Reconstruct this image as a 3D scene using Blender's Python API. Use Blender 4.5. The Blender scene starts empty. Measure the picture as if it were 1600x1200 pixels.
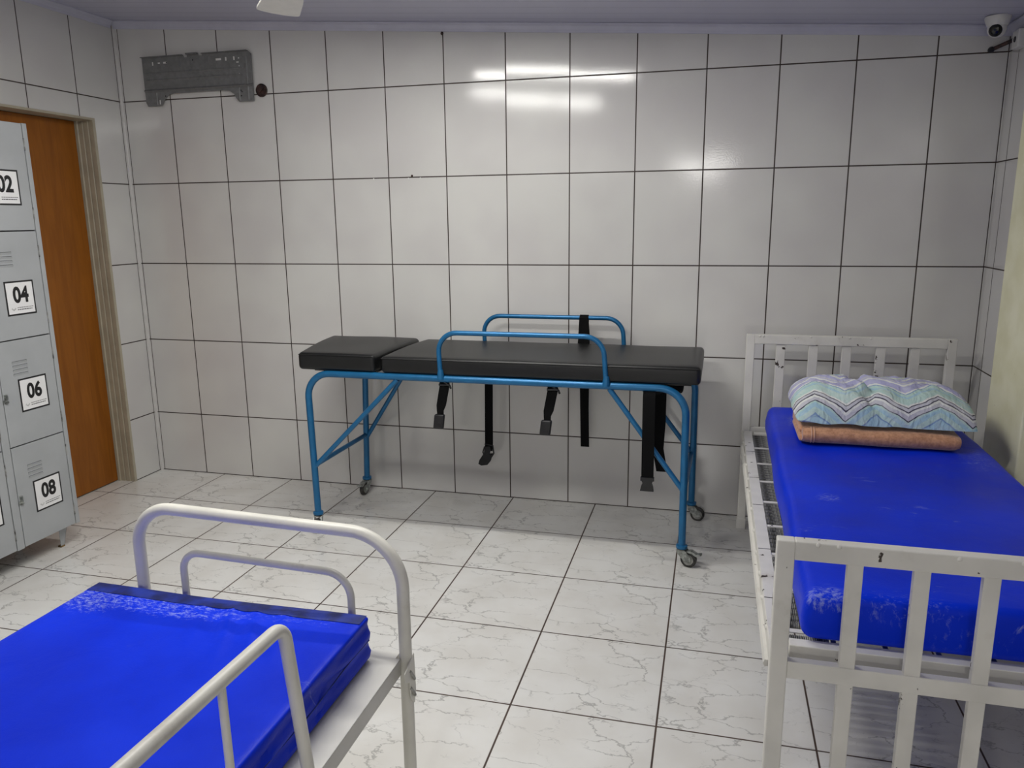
import bpy, bmesh, math, random
from mathutils import Vector, Matrix, noise
random.seed(7)
SC = bpy.context.scene
COL = SC.collection
PI = math.pi

# ---------------------------------------------------------------- camera
CAM = Vector((3.2528, -3.8580, 1.4885))
FPX = 1204.36
yaw, pit, rol = -0.256363, -0.210936, -0.0110756
fw = Vector((math.sin(yaw)*math.cos(pit), math.cos(yaw)*math.cos(pit), math.sin(pit)))
rt = Vector((math.cos(yaw), -math.sin(yaw), 0.0))
up = rt.cross(fw)
rt2 = math.cos(rol)*rt + math.sin(rol)*up
up2 = -math.sin(rol)*rt + math.cos(rol)*up
cd = bpy.data.cameras.new('camera')
cd.sensor_width = 36.0; cd.lens = FPX*36.0/1600.0; cd.clip_start = 0.02
cam = bpy.data.objects.new('camera', cd); COL.objects.link(cam)
m = Matrix.Identity(4)
for i in range(3):
    m[i][0] = rt2[i]; m[i][1] = up2[i]; m[i][2] = -fw[i]; m[i][3] = CAM[i]
cam.matrix_world = m
SC.camera = cam

# ---------------------------------------------------------------- world, exposure
w = bpy.data.worlds.new('world'); SC.world = w; w.use_nodes = True
w.node_tree.nodes['Background'].inputs[0].default_value = (0.6, 0.65, 0.7, 1)
w.node_tree.nodes['Background'].inputs[1].default_value = 0.05
SC.view_settings.view_transform = 'Standard'
SC.view_settings.look = 'None'
SC.view_settings.exposure = 0.0
SC.view_settings.gamma = 1.0
SC.view_settings.use_curve_mapping = False
LAMP_NEAR, LAMP_MID, LAMP_FAR = 125.0, 57.0, 215.0      # emission strength of the ceiling fixtures
LAMP_COL = (1.0, 0.985, 0.93)

# room measures
XR = 4.41; YF = -9.0
TW, TH, TZ = 0.31807, 0.44623, 0.366                 # wall tile width, height, lowest joint
FT, FX, FY = 0.45, -0.0082, -0.4303                  # floor tile and joint offsets
def zc(x): return 2.571 - 0.0730*x                   # underside of the sloping ceiling

# ---------------------------------------------------------------- materials
def srgb(r, g, b):
    f = lambda c: (c/255/12.92) if c/255 <= 0.04045 else ((c/255+0.055)/1.055)**2.4
    return (f(r), f(g), f(b), 1)
class NT:
    def __init__(s, name):
        s.m = bpy.data.materials.new(name); s.m.use_nodes = True
        s.t = s.m.node_tree; s.b = s.t.nodes['Principled BSDF']
    def n(s, typ, **k):
        o = s.t.nodes.new(typ)
        for a, v in k.items(): setattr(o, a, v)
        return o
    def l(s, a, b): s.t.links.new(a, b)
    def put(s, sock, v):
        if hasattr(v, 'is_linked'): s.l(v, sock)
        else: sock.default_value = v
    def math(s, op, a, b=0.0, c=None, clamp=False):
        o = s.n('ShaderNodeMath', operation=op); o.use_clamp = clamp
        s.put(o.inputs[0], a); s.put(o.inputs[1], b)
        if c is not None: s.put(o.inputs[2], c)
        return o.outputs[0]
    def obj(s):
        return s.n('ShaderNodeTexCoord').outputs['Object']
    def sep(s, v):
        o = s.n('ShaderNodeSeparateXYZ'); s.l(v, o.inputs[0]); return o.outputs
    def comb(s, x, y, z):
        o = s.n('ShaderNodeCombineXYZ')
        for i, v in enumerate((x, y, z)): s.put(o.inputs[i], v)
        return o.outputs[0]
    def noise(s, vec, scale, detail=3, rough=0.5, dist=0.0):
        o = s.n('ShaderNodeTexNoise'); s.l(vec, o.inputs['Vector'])
        o.inputs['Scale'].default_value = scale; o.inputs['Detail'].default_value = detail
        o.inputs['Roughness'].default_value = rough; o.inputs['Distortion'].default_value = dist
        return o.outputs['Fac']
    def step(s, v, a, b):
        o = s.n('ShaderNodeMapRange', interpolation_type='SMOOTHSTEP')
        s.put(o.inputs[0], v); o.inputs[1].default_value = a; o.inputs[2].default_value = b
        o.inputs[3].default_value = 0; o.inputs[4].default_value = 1
        return o.outputs[0]
    def mix(s, f, a, b):
        o = s.n('ShaderNodeMix', data_type='RGBA')
        s.put(o.inputs[0], f); s.put(o.inputs[6], a); s.put(o.inputs[7], b)
        return o.outputs[2]
    def ramp(s, v, stops, interp='LINEAR'):
        o = s.n('ShaderNodeValToRGB'); s.put(o.inputs[0], v); cr = o.color_ramp; cr.interpolation = interp
        while len(cr.elements) < len(stops): cr.elements.new(0.5)
        for e, (p, c) in zip(cr.elements, stops): e.position = p; e.color = c
        return o.outputs[0]
    def bump(s, h, strength=0.2, dist=0.002, normal=None):
        o = s.n('ShaderNodeBump'); s.put(o.inputs['Height'], h)
        o.inputs['Strength'].default_value = strength; o.inputs['Distance'].default_value = dist
        if normal is not None: s.l(normal, o.inputs['Normal'])
        s.l(o.outputs[0], s.b.inputs['Normal']); return o
    def base(s, c): s.put(s.b.inputs['Base Color'], c)
    def set(s, rough=0.5, metal=0.0, spec=None, coat=None):
        s.put(s.b.inputs['Roughness'], rough); s.b.inputs['Metallic'].default_value = metal
        if spec is not None: s.b.inputs['Specular IOR Level'].default_value = spec
        if coat: s.b.inputs['Coat Weight'].default_value = coat; s.b.inputs['Coat Roughness'].default_value = 0.1

def plain(name, col, rough=0.5, metal=0.0, var=0.06, scale=30, bump=0.0, bscale=200, spec=None):
    k = NT(name); v = k.obj(); f = k.noise(v, scale)
    dark = tuple(c*(1-var*2) for c in col[:3])+(1,); lite = tuple(min(1, c*(1+var)) for c in col[:3])+(1,)
    k.base(k.mix(k.step(f, 0.3, 0.7), dark, lite)); k.set(rough, metal, spec)
    if bump: k.bump(k.noise(v, bscale), bump, 0.001)
    return k.m

def joint(k, c, size, off, half):
    """1 inside a joint line, 0 on the tile; also the tile index"""
    t = k.math('DIVIDE', k.math('SUBTRACT', c, off), size)
    fr = k.math('FRACT', t)
    d = k.math('MULTIPLY', k.math('MINIMUM', fr, k.math('SUBTRACT', 1.0, fr)), size)
    return k.math('SUBTRACT', 1.0, k.step(d, half*0.75, half*1.25)), k.math('FLOOR', t), fr

def wall_tile(name, axis, off, extra=None):
    k = NT(name); v = k.obj(); x, y, z = k.sep(v)[:3]
    u = x if axis == 'x' else y
    ju, iu, _ = joint(k, u, TW, off, 0.0029)
    jz, iz, _ = joint(k, z, TH, TZ, 0.0029)
    j = k.math('MAXIMUM', k.math('MAXIMUM', ju, jz), k.math('SUBTRACT', 1.0, k.step(z, 0.0035, 0.0055)))
    if extra is not None:                       # thin joint of the narrow corner strip
        for ex in extra:
            e = k.math('ABSOLUTE', k.math('SUBTRACT', u, ex))
            j = k.math('MAXIMUM', j, k.math('SUBTRACT', 1.0, k.step(e, 0.0014, 0.0026)))
    wn = k.n('ShaderNodeTexWhiteNoise', noise_dimensions='3D'); k.l(k.comb(iu, iz, 3.3), wn.inputs['Vector'])
    cloud = k.noise(v, 2.3, 2)
    tile = k.mix(k.step(cloud, 0.3, 0.7), (0.60, 0.585, 0.575, 1), (0.66, 0.655, 0.63, 1))
    gn = k.noise(v, 14, 3)
    grout = k.mix(gn, (0.010, 0.008, 0.007, 1), (0.060, 0.035, 0.026, 1))
    k.base(k.mix(j, tile, grout))
    k.set(k.math('ADD', k.math('MULTIPLY', j, 0.6), 0.105), spec=0.6)
    # each tile is set at its own slight tilt
    geo = k.n('ShaderNodeNewGeometry')
    tv = k.n('ShaderNodeVectorMath', operation='SUBTRACT'); k.l(wn.outputs['Color'], tv.inputs[0]); tv.inputs[1].default_value = (0.5, 0.5, 0.5)
    sc_ = k.n('ShaderNodeVectorMath', operation='SCALE'); k.l(tv.outputs[0], sc_.inputs[0]); sc_.inputs['Scale'].default_value = 0.020
    ad = k.n('ShaderNodeVectorMath', operation='ADD'); k.l(geo.outputs['Normal'], ad.inputs[0]); k.l(sc_.outputs[0], ad.inputs[1])
    nm = k.n('ShaderNodeVectorMath', operation='NORMALIZE'); k.l(ad.outputs[0], nm.inputs[0])
    h = k.math('ADD', k.math('MULTIPLY', k.noise(v, 150, 3), 0.34), k.math('MULTIPLY', k.math('SUBTRACT', 1.0, j), 1.0))
    k.bump(h, 0.30, 0.0012, nm.outputs[0])
    return k.m

def floor_tile():
    k = NT('floor_tile'); v = k.obj(); x, y, z = k.sep(v)[:3]
    jx, ix, fx = joint(k, x, FT, FX, 0.0030)
    jy, iy, fy = joint(k, y, FT, FY, 0.0028)
    j = k.math('MAXIMUM', jx, jy)
    # the same print on every tile, some turned by the second noise
    par = k.math('MULTIPLY', k.math('FRACT', k.math('MULTIPLY', k.math('ADD', ix, k.math('MULTIPLY', iy, 0.0)), 0.5)), 7.0)
    p = k.comb(k.math('MULTIPLY', fx, FT), k.math('MULTIPLY', fy, FT), par)
    q = k.comb(k.math('MULTIPLY', fx, FT*1.0), k.math('MULTIPLY', fy, FT*1.9), par)
    dn = k.n('ShaderNodeTexNoise'); k.l(q, dn.inputs['Vector']); dn.inputs['Scale'].default_value = 7.0; dn.inputs['Detail'].default_value = 5; dn.inputs['Roughness'].default_value = 0.6
    dv_ = k.n('ShaderNodeVectorMath', operation='SUBTRACT'); k.l(dn.outputs['Color'], dv_.inputs[0]); dv_.inputs[1].default_value = (0.5, 0.5, 0.5)
    ds = k.n('ShaderNodeVectorMath', operation='SCALE'); k.l(dv_.outputs[0], ds.inputs[0]); ds.inputs['Scale'].default_value = 0.22
    da = k.n('ShaderNodeVectorMath', operation='ADD'); k.l(q, da.inputs[0]); k.l(ds.outputs[0], da.inputs[1])
    ve = None
    for vs_, wd_, th_, a_ in ((4.3, 0.024, 0.43, 1.0), (7.5, 0.022, 0.55, 0.55)):
        vo = k.n('ShaderNodeTexVoronoi', feature='DISTANCE_TO_EDGE'); k.l(da.outputs[0], vo.inputs['Vector']); vo.inputs['Scale'].default_value = vs_
        ln = k.math('SUBTRACT', 1.0, k.step(vo.outputs['Distance'], 0.002, wd_))
        mk = k.step(k.noise(p, vs_*1.3, 1), th_-0.06, th_+0.08)
        ln = k.math('MULTIPLY', k.math('MULTIPLY', ln, mk), a_)
        ve = ln if ve is None else k.math('MAXIMUM', ve, ln)
    cl = k.noise(v, 5, 4)
    base = k.mix(k.step(cl, 0.3, 0.7), (0.70, 0.685, 0.65, 1), (0.77, 0.765, 0.74, 1))
    c = k.mix(k.math('MULTIPLY', ve, 0.58), base, (0.26, 0.255, 0.245, 1))
    gn = k.noise(v, 4, 3)
    grout = k.mix(gn, (0.022, 0.015, 0.012, 1), (0.11, 0.066, 0.048, 1))
    sp = k.step(k.noise(v, 46, 1, 0.3), 0.83, 0.86)
    c = k.mix(k.math('MULTIPLY', sp, 0.7), c, (0.12, 0.11, 0.10, 1))
    k.base(k.mix(j, c, grout))
    k.set(k.math('ADD', k.math('MULTIPLY', j, 0.5), k.math('ADD', 0.13, k.math('MULTIPLY', cl, 0.10))), spec=0.5)
    k.bump(k.math('SUBTRACT', 1.0, j), 0.25, 0.0012)
    return k.m

def vinyl_blue(name, spots):
    k = NT(name); v = k.obj(); x, y, z = k.sep(v)[:3]
    f = k.noise(v, 3.0, 4)
    c = k.mix(k.step(f, 0.3, 0.7), (0.0006, 0.020, 0.52, 1), (0.0008, 0.031, 0.70, 1))
    # scuffs: short pale scratches and rubbed patches
    s1 = k.noise(k.comb(k.math('MULTIPLY', x, 1.0), k.math('MULTIPLY', y, 2.6), z), 9, 8, 0.72, 1.2)
    s2 = k.noise(v, 4.2, 2)
    sc_ = k.math('MULTIPLY', k.step(s1, 0.585, 0.67), k.step(s2, 0.56, 0.72))
    for sx, sy, sz, rx, ry, amt in spots:          # rubbed places
        dx = k.math('DIVIDE', k.math('SUBTRACT', x, sx), rx); dy = k.math('DIVIDE', k.math('SUBTRACT', y, sy), ry); dz = k.math('DIVIDE', k.math('SUBTRACT', z, sz), 0.05)
        r2 = k.math('ADD', k.math('ADD', k.math('MULTIPLY', dx, dx), k.math('MULTIPLY', dy, dy)), k.math('MULTIPLY', dz, dz))
        near = k.math('MULTIPLY', k.math('SUBTRACT', 1.0, k.step(r2, 0.1, 1.0)), amt)
        fine = k.noise(k.comb(x, k.math('MULTIPLY', y, 1.8), k.math('MULTIPLY', z, 0.5)), 75, 8, 0.75, 0.4)
        sc_ = k.math('MAXIMUM', sc_, k.math('MULTIPLY', k.step(k.math('ADD', fine, k.math('MULTIPLY', near, 0.13)), 0.58, 0.76), k.math('MINIMUM', k.math('MULTIPLY', near, 1.3), 1.0)))
    c = k.mix(k.math('MULTIPLY', sc_, 0.55), c, (0.36, 0.42, 0.70, 1))
    k.base(c)
    k.set(k.math('ADD', 0.30, k.math('MULTIPLY', k.noise(v, 6), 0.18)), spec=0.14)
    h = k.math('ADD', k.noise(v, 260, 2), k.math('MULTIPLY', k.noise(v, 9, 3, 0.5, 0.6), 8.0))
    k.bump(h, 0.22, 0.0012)
    return k.m

def chipped(name, col, rough=0.38, chip=0.70, scale=26):
    k = NT(name); v = k.obj()
    f = k.noise(v, 8, 3)
    dark = tuple(c*0.86 for c in col[:3])+(1,)
    c = k.mix(k.step(f, 0.3, 0.7), dark, col)
    dirt = k.step(k.noise(v, 5, 6, 0.7), 0.56, 0.75)
    c = k.mix(k.math('MULTIPLY', dirt, 0.35), c, (0.26, 0.21, 0.14, 1))
    ch = k.step(k.noise(v, scale, 4, 0.6), chip, chip+0.02)
    c = k.mix(ch, c, (0.035, 0.022, 0.016, 1))
    k.base(c); k.set(k.math('ADD', rough, k.math('MULTIPLY', f, 0.15)), spec=0.5)
    h = k.math('SUBTRACT', k.math('MULTIPLY', k.noise(v, 40, 3), 0.6), ch)
    k.bump(h, 0.30, 0.0015)
    return k.m

def zigzag():
    k = NT('zigzag_cotton'); v = k.obj(); x, y, z = k.sep(v)[:3]
    # cloth coordinate running over the pillow from front edge (low) to back
    wob = k.math('MULTIPLY', k.math('SUBTRACT', k.noise(v, 9, 3), 0.5), 0.065)
    t = k.math('FRACT', k.math('ADD', k.math('MULTIPLY', x, 4.7), 0.15))
    tri = k.math('ABSOLUTE', k.math('SUBTRACT', k.math('MULTIPLY', t, 2.0), 1.0))
    s = k.math('ADD', k.math('ADD', k.math('MULTIPLY', y, 1.0), k.math('MULTIPLY', z, 1.1)), wob)
    s = k.math('SUBTRACT', s, k.math('MULTIPLY', tri, 0.102))
    q = k.math('MULTIPLY', k.math('ADD', s, 0.350), 1/0.55, clamp=True)
    W = srgb(226, 228, 226); LV = srgb(178, 178, 216); MI = srgb(186, 212, 208); AQ = srgb(166, 200, 216)
    GR = srgb(196, 196, 206); DK = srgb(74, 72, 90); BL = srgb(128, 158, 196)
    st = [(0, AQ), (.10, BL), (.115, MI), (.17, AQ), (.215, MI), (.235, DK), (.250, GR), (.29, W), (.32, DK), (.334, GR), (.368, DK), (.382, W), (.405, MI), (.50, AQ), (.53, MI),
          (.565, BL), (.578, W), (.60, LV), (.69, W), (.715, LV), (.73, GR), (.75, LV), (.80, W), (.825, LV), (.86, srgb(205, 216, 200)), (.89, LV), (.94, W), (.97, AQ)]
    c = k.ramp(q, st, 'CONSTANT')
    wash = k.noise(v, 22, 3)
    c = k.mix(k.math('MULTIPLY', k.step(wash, 0.45, 0.75), 0.35), c, W)
    k.base(c); k.set(0.85, spec=0.2)
    k.bump(k.math('ADD', k.noise(v, 500, 1), k.math('MULTIPLY', k.noise(k.comb(k.math('MULTIPLY', x, 1.6), k.math('MULTIPLY', y, 0.7), z), 20, 3, 0.5, 1.2), 7)), 0.5, 0.0028)
    return k.m

def wood():
    k = NT('brown_wood_veneer'); v = k.obj(); x, y, z = k.sep(v)[:3]
    p = k.comb(x, k.math('MULTIPLY', y, 1.0), k.math('MULTIPLY', z, 0.10))
    g = k.noise(p, 26, 6, 0.6, 1.0); g2 = k.noise(p, 5, 3, 0.5, 1.5)
    c = k.mix(k.step(g, 0.25, 0.75), srgb(134, 77, 16), srgb(154, 92, 24))
    c = k.mix(k.math('MULTIPLY', k.step(g2, 0.45, 0.62), 0.30), c, srgb(118, 64, 10))
    k.base(c); k.set(0.42, spec=0.35); k.bump(g, 0.08, 0.001)
    return k.m

def ceiling_pvc():
    k = NT('ceiling_pvc'); v = k.obj(); x, y, z = k.sep(v)[:3]
    fr = k.math('FRACT', k.math('MULTIPLY', y, 1/0.10))
    d = k.math('MINIMUM', fr, k.math('SUBTRACT', 1.0, fr))
    j = k.math('SUBTRACT', 1.0, k.step(d, 0.02, 0.06))
    c = k.mix(k.math('MULTIPLY', j, 0.45), (0.50, 0.50, 0.62, 1), (0.28, 0.28, 0.38, 1))
    k.base(c); k.set(0.35, spec=0.5); k.bump(k.math('SUBTRACT', 1.0, j), 0.4, 0.002)
    return k.m

def cream():
    k = NT('cream_paint'); v = k.obj(); x, y, z = k.sep(v)[:3]
    f = k.noise(v, 7, 4)
    c = k.mix(k.step(f, 0.3, 0.7), srgb(226, 223, 186), srgb(240, 238, 208))
    sp = k.step(k.noise(v, 30, 2), 0.80, 0.82)
    c = k.mix(sp, c, srgb(90, 74, 60))
    k.base(c); k.set(0.45, spec=0.4); k.bump(k.noise(v, 16, 3), 0.2, 0.004)
    return k.m

def galvanized():
    k = NT('galvanized_steel'); v = k.obj()
    vo = k.n('ShaderNodeTexVoronoi'); k.l(v, vo.inputs['Vector']); vo.inputs['Scale'].default_value = 70
    c = k.mix(k.step(k.noise(v, 40, 3), 0.3, 0.7), srgb(104, 110, 109), srgb(114, 120, 119))
    c = k.mix(0.03, c, vo.outputs['Color'])
    hs = k.n('ShaderNodeHueSaturation'); hs.inputs['Saturation'].default_value = 0.12; k.l(c, hs.inputs['Color'])
    k.base(hs.outputs[0]); k.set(0.5, 0.15)
    return k.m

def fleece():
    k = NT('tan_fleece'); v = k.obj()
    f = k.noise(v, 60, 4, 0.7)
    c = k.mix(k.step(f, 0.3, 0.7), srgb(172, 124, 94), srgb(208, 158, 124))
    k.base(c); k.set(0.95, spec=0.1)
    k.b.inputs['Sheen Weight'].default_value = 0.4
    k.bump(f, 0.7, 0.003)
    return k.m

def emit(name, s):
    k = NT(name); k.base((0.9, 0.9, 0.9, 1)); k.b.inputs['Emission Color'].default_value = LAMP_COL+(1,)
    k.b.inputs['Emission Strength'].default_value = s; return k.m

M = dict(
    back=wall_tile('wall_tile_back', 'x', 0.0, (0.020, 4.4055)), left=wall_tile('wall_tile_left', 'y', -0.001, (-0.018,)),
    right=wall_tile('wall_tile_right', 'y', -0.11+TW*0, None), front=plain('painted_wall', (0.62, 0.61, 0.58, 1), 0.6),
    floor=floor_tile(), ceil=ceiling_pvc(), mould=plain('lavender_pvc', (0.52, 0.52, 0.62, 1), 0.35, var=0.03, scale=8),
    blue_l=vinyl_blue('blue_vinyl_worn_corner', [(1.76, -2.37, 0.55, 0.14, 0.10, 1.0), (1.98, -2.37, 0.55, 0.32, 0.055, 0.85), (2.30, -2.35, 0.55, 0.25, 0.04, 0.5)]),
    blue_r=vinyl_blue('blue_vinyl_worn_end', [(3.535, -2.09, 0.625, 0.075, 0.05, 1.1), (3.70, -2.09, 0.615, 0.16, 0.06, 0.6), (3.60, -0.52, 0.645, 0.05, 0.12, 0.7), (3.62, -1.45, 0.64, 0.05, 0.05, 0.8), (4.17, -0.95, 0.64, 0.08, 0.20, 0.55), (3.9, -2.10, 0.56, 0.35, 0.03, 0.35)]), band=plain('dark_blue_seam', (0.006, 0.022, 0.22, 1), 0.38, var=0.3, scale=18, bump=0.4, bscale=60),
    cream=cream(), jamb=plain('greige_door_frame', srgb(176, 168, 148), 0.5, var=0.05, scale=12), wood=wood(),
    locker=plain('grey_enamel', srgb(168, 171, 173), 0.38, var=0.03, scale=6, bump=0.05, bscale=300),
    dark=plain('shadow_gap', (0.012, 0.012, 0.012, 1), 0.8), paper=plain('white_paper', (0.82, 0.82, 0.82, 1), 0.5, var=0.01),
    ink=plain('black_ink', (0.008, 0.008, 0.009, 1), 0.5, var=0.0), pale_ink=plain('pale_grey_ink', (0.22, 0.22, 0.22, 1), 0.5, var=0.02),
    rust=plain('rusty_brass', (0.20, 0.13, 0.05, 1), 0.6, 0.4, var=0.4, scale=60),
    tube_blue=plain('metallic_blue_paint', (0.012, 0.135, 0.31, 1), 0.30, 0.30, var=0.05, scale=20),
    black=plain('black_leatherette', (0.0045, 0.0048, 0.0052, 1), 0.40, var=0.15, scale=10, bump=0.25, bscale=380, spec=0.45),
    strap=plain('black_webbing', (0.0035, 0.0035, 0.004, 1), 0.85, var=0.2, scale=300, bump=0.3, bscale=600, spec=0.15),
    plastic=plain('black_plastic', (0.005, 0.005, 0.007, 1), 0.42, var=0.1, scale=50),
    steel=plain('zinc_steel', (0.38, 0.40, 0.38, 1), 0.38, 0.8, var=0.25, scale=60),
    tyre=plain('dark_grey_tyre', (0.045, 0.043, 0.040, 1), 0.65, var=0.3, scale=60), hub=plain('grey_wheel_hub', (0.30, 0.30, 0.28, 1), 0.5, var=0.2),
    white=chipped('chipped_white_enamel', (0.72, 0.705, 0.66, 1), 0.34, 0.665, 20), white_l=chipped('ivory_enamel', (0.72, 0.705, 0.64, 1), 0.30, 0.80, 30),
    plate=chipped('worn_white_sheet_steel', (0.66, 0.65, 0.61, 1), 0.32, 0.80, 24),
    spring=plain('grey_spring_steel', (0.26, 0.26, 0.25, 1), 0.5, 0.2, var=0.4, scale=40),
    pillow=zigzag(), fleece=fleece(), hem=plain('pale_hem_stitch', srgb(214, 172, 146), 0.9, var=0.1),
    strip=plain('off_white_profile', (0.60, 0.585, 0.57, 1), 0.3, var=0.02),
    galv=galvanized(), hole=plain('dark_red_brown', (0.045, 0.020, 0.016, 1), 0.6, var=0.4, scale=50),
    cctv=plain('white_plastic', (0.68, 0.67, 0.65, 1), 0.35, var=0.02), lens=plain('black_lens', (0.004, 0.004, 0.005, 1), 0.15, var=0.0),
    fan=plain('ivory_fan_paint', (0.78, 0.76, 0.70, 1), 0.4, var=0.02), housing=plain('white_fixture_paint', (0.75, 0.75, 0.75, 1), 0.4, var=0.02),
    bright=plain('wall_through_hole', (0.7, 0.7, 0.68, 1), 0.5, var=0.02),
    e1=emit('lamp_diffuser_near', LAMP_NEAR), e2=emit('lamp_diffuser_mid', LAMP_MID), e3=emit('lamp_diffuser_far', LAMP_FAR),
)

# ---------------------------------------------------------------- mesh helpers
def obj(name, bm, mats, parent=None, smooth=True, loc=None, bevel=0.0):
    me = bpy.data.meshes.new(name)
    bmesh.ops.recalc_face_normals(bm, faces=bm.faces)
    bm.to_mesh(me); bm.free()
    if not isinstance(mats, (list, tuple)): mats = [mats]
    for q in mats: me.materials.append(q)
    if smooth:
        for p in me.polygons: p.use_smooth = True
        try: me.set_sharp_from_angle(angle=math.radians(38))
        except Exception: pass
    o = bpy.data.objects.new(name, me); COL.objects.link(o)
    if loc is not None: o.location = loc
    if bevel:
        b = o.modifiers.new('bevel', 'BEVEL'); b.width = bevel; b.segments = 2; b.limit_method = 'ANGLE'
    if parent is not None:
        o.parent = parent
        if parent.type == 'EMPTY' or True:
            o.location = (Vector(loc) if loc is not None else Vector((0, 0, 0))) - world_loc(parent)
    return o
def world_loc(o):
    v = Vector(o.location)
    while o.parent: o = o.parent; v = v + Vector(o.location)
    return v
def tag(o, label=None, cat=None, group=None, kind=None):
    if label: o['label'] = label
    if cat: o['category'] = cat
    if group: o['group'] = group
    if kind: o['kind'] = kind
    return o
def thing(name, loc, label, cat, group=None):
    o = bpy.data.objects.new(name, None); COL.objects.link(o); o.location = loc; o.empty_display_size = 0.1
    return tag(o, label, cat, group)
def struct(name, bm, mats, parent=None, **k):
    o = obj(name, bm, mats, parent, **k)
    if parent is None: o['kind'] = 'structure'
    return o
def BM(): return bmesh.new()
def setmat(faces, i):
    for f in faces: f.material_index = i
def box(bm, a, b, mi=0):
    x0, y0, z0 = a; x1, y1, z1 = b
    v = [bm.verts.new(p) for p in ((x0,y0,z0),(x1,y0,z0),(x1,y1,z0),(x0,y1,z0),(x0,y0,z1),(x1,y0,z1),(x1,y1,z1),(x0,y1,z1))]
    fs = [bm.faces.new([v[i] for i in q]) for q in ((0,3,2,1),(4,5,6,7),(0,1,5,4),(1,2,6,5),(2,3,7,6),(3,0,4,7))]
    setmat(fs, mi); return fs
def quad(bm, pts, mi=0):
    f = bm.faces.new([bm.verts.new(p) for p in pts]); f.material_index = mi; return f
def prism(bm, poly, axis, a, b, mi=0):
    """poly: 2-D points; extruded along axis from a to b"""
    def P(p, t):
        if axis == 'x': return (t, p[0], p[1])
        if axis == 'y': return (p[0], t, p[1])
        return (p[0], p[1], t)
    A = [bm.verts.new(P(p, a)) for p in poly]; B = [bm.verts.new(P(p, b)) for p in poly]
    n = len(poly); fs = [bm.faces.new(A), bm.faces.new(B[::-1])]
    for i in range(n): fs.append(bm.faces.new((A[i], B[i], B[(i+1) % n], A[(i+1) % n])))
    setmat(fs, mi); return fs
def fillet(pts, r, n=7):
    pts = [Vector(p) for p in pts]; out = [pts[0]]
    rs = r if isinstance(r, (list, tuple)) else [r]*(len(pts)-2)
    for i in range(1, len(pts)-1):
        a, b, c = pts[i-1], pts[i], pts[i+1]
        d1 = (a-b).normalized(); d2 = (c-b).normalized(); ang = d1.angle(d2)
        if rs[i-1] <= 0 or ang > PI-0.02: out.append(b); continue
        t = rs[i-1]/math.tan(ang/2)
        cen = b + (d1+d2).normalized()*(rs[i-1]/math.sin(ang/2))
        p0 = b+d1*t-cen; p1 = b+d2*t-cen; tot = p0.angle(p1)
        for k in range(n+1):
            s = k/n
            out.append(cen + (p0*math.sin((1-s)*tot)+p1*math.sin(s*tot))/math.sin(tot))
    out.append(pts[-1]); return out
def tube(bm, pts, r, seg=12, mi=0, caps=True):
    pts = [Vector(p) for p in pts]; n = len(pts)
    rr = r if isinstance(r, (list, tuple)) else [r]*n
    T = []
    for i in range(n):
        d = (pts[min(i+1, n-1)]-pts[i]).normalized() + (pts[i]-pts[max(i-1, 0)]).normalized()
        T.append(d.normalized())
    ref = Vector((0, 0, 1)) if abs(T[0].z) < 0.9 else Vector((1, 0, 0))
    u = T[0].cross(ref).normalized(); rings = []
    for i in range(n):
        u = (u - T[i]*u.dot(T[i])).normalized(); v = T[i].cross(u)
        rings.append([bm.verts.new(pts[i] + (u*math.cos(a)+v*math.sin(a))*rr[i]) for a in (2*PI*k/seg for k in range(seg))])
    fs = []
    for a, b in zip(rings, rings[1:]):
        for k in range(seg): fs.append(bm.faces.new((a[k], a[(k+1) % seg], b[(k+1) % seg], b[k])))
    if caps: fs += [bm.faces.new(rings[0][::-1]), bm.faces.new(rings[-1])]
    setmat(fs, mi); return fs
def lathe(bm, prof, org, axis, seg=20, mi=0):
    """prof: list of (radius, height) along axis"""
    ax = Vector(axis).normalized(); org = Vector(org)
    u = ax.cross(Vector((0, 0, 1)) if abs(ax.z) < 0.9 else Vector((1, 0, 0))).normalized(); v = ax.cross(u); rings = []
    for r, h in prof:
        rings.append([bm.verts.new(org+ax*h+(u*math.cos(a)+v*math.sin(a))*max(r, 1e-5)) for a in (2*PI*k/seg for k in range(seg))])
    fs = []
    for a, b in zip(rings, rings[1:]):
        for k in range(seg): fs.append(bm.faces.new((a[k], a[(k+1) % seg], b[(k+1) % seg], b[k])))
    fs += [bm.faces.new(rings[0][::-1]), bm.faces.new(rings[-1])]
    setmat(fs, mi); return fs
def bar(bm, a, b, w, h, upv=(0, 0, 1), mi=0):
    """rectangular bar from a to b, w across, h along upv"""
    a = Vector(a); b = Vector(b); d = (b-a).normalized(); upv = Vector(upv)
    s = d.cross(upv).normalized(); t = s.cross(d)
    vs = [bm.verts.new(p+s*i*w/2+t*j*h/2) for p in (a, b) for i, j in ((-1,-1),(1,-1),(1,1),(-1,1))]
    fs = [bm.faces.new([vs[i] for i in q]) for q in ((0,3,2,1),(4,5,6,7),(0,1,5,4),(1,2,6,5),(2,3,7,6),(3,0,4,7))]
    setmat(fs, mi); return fs
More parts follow.
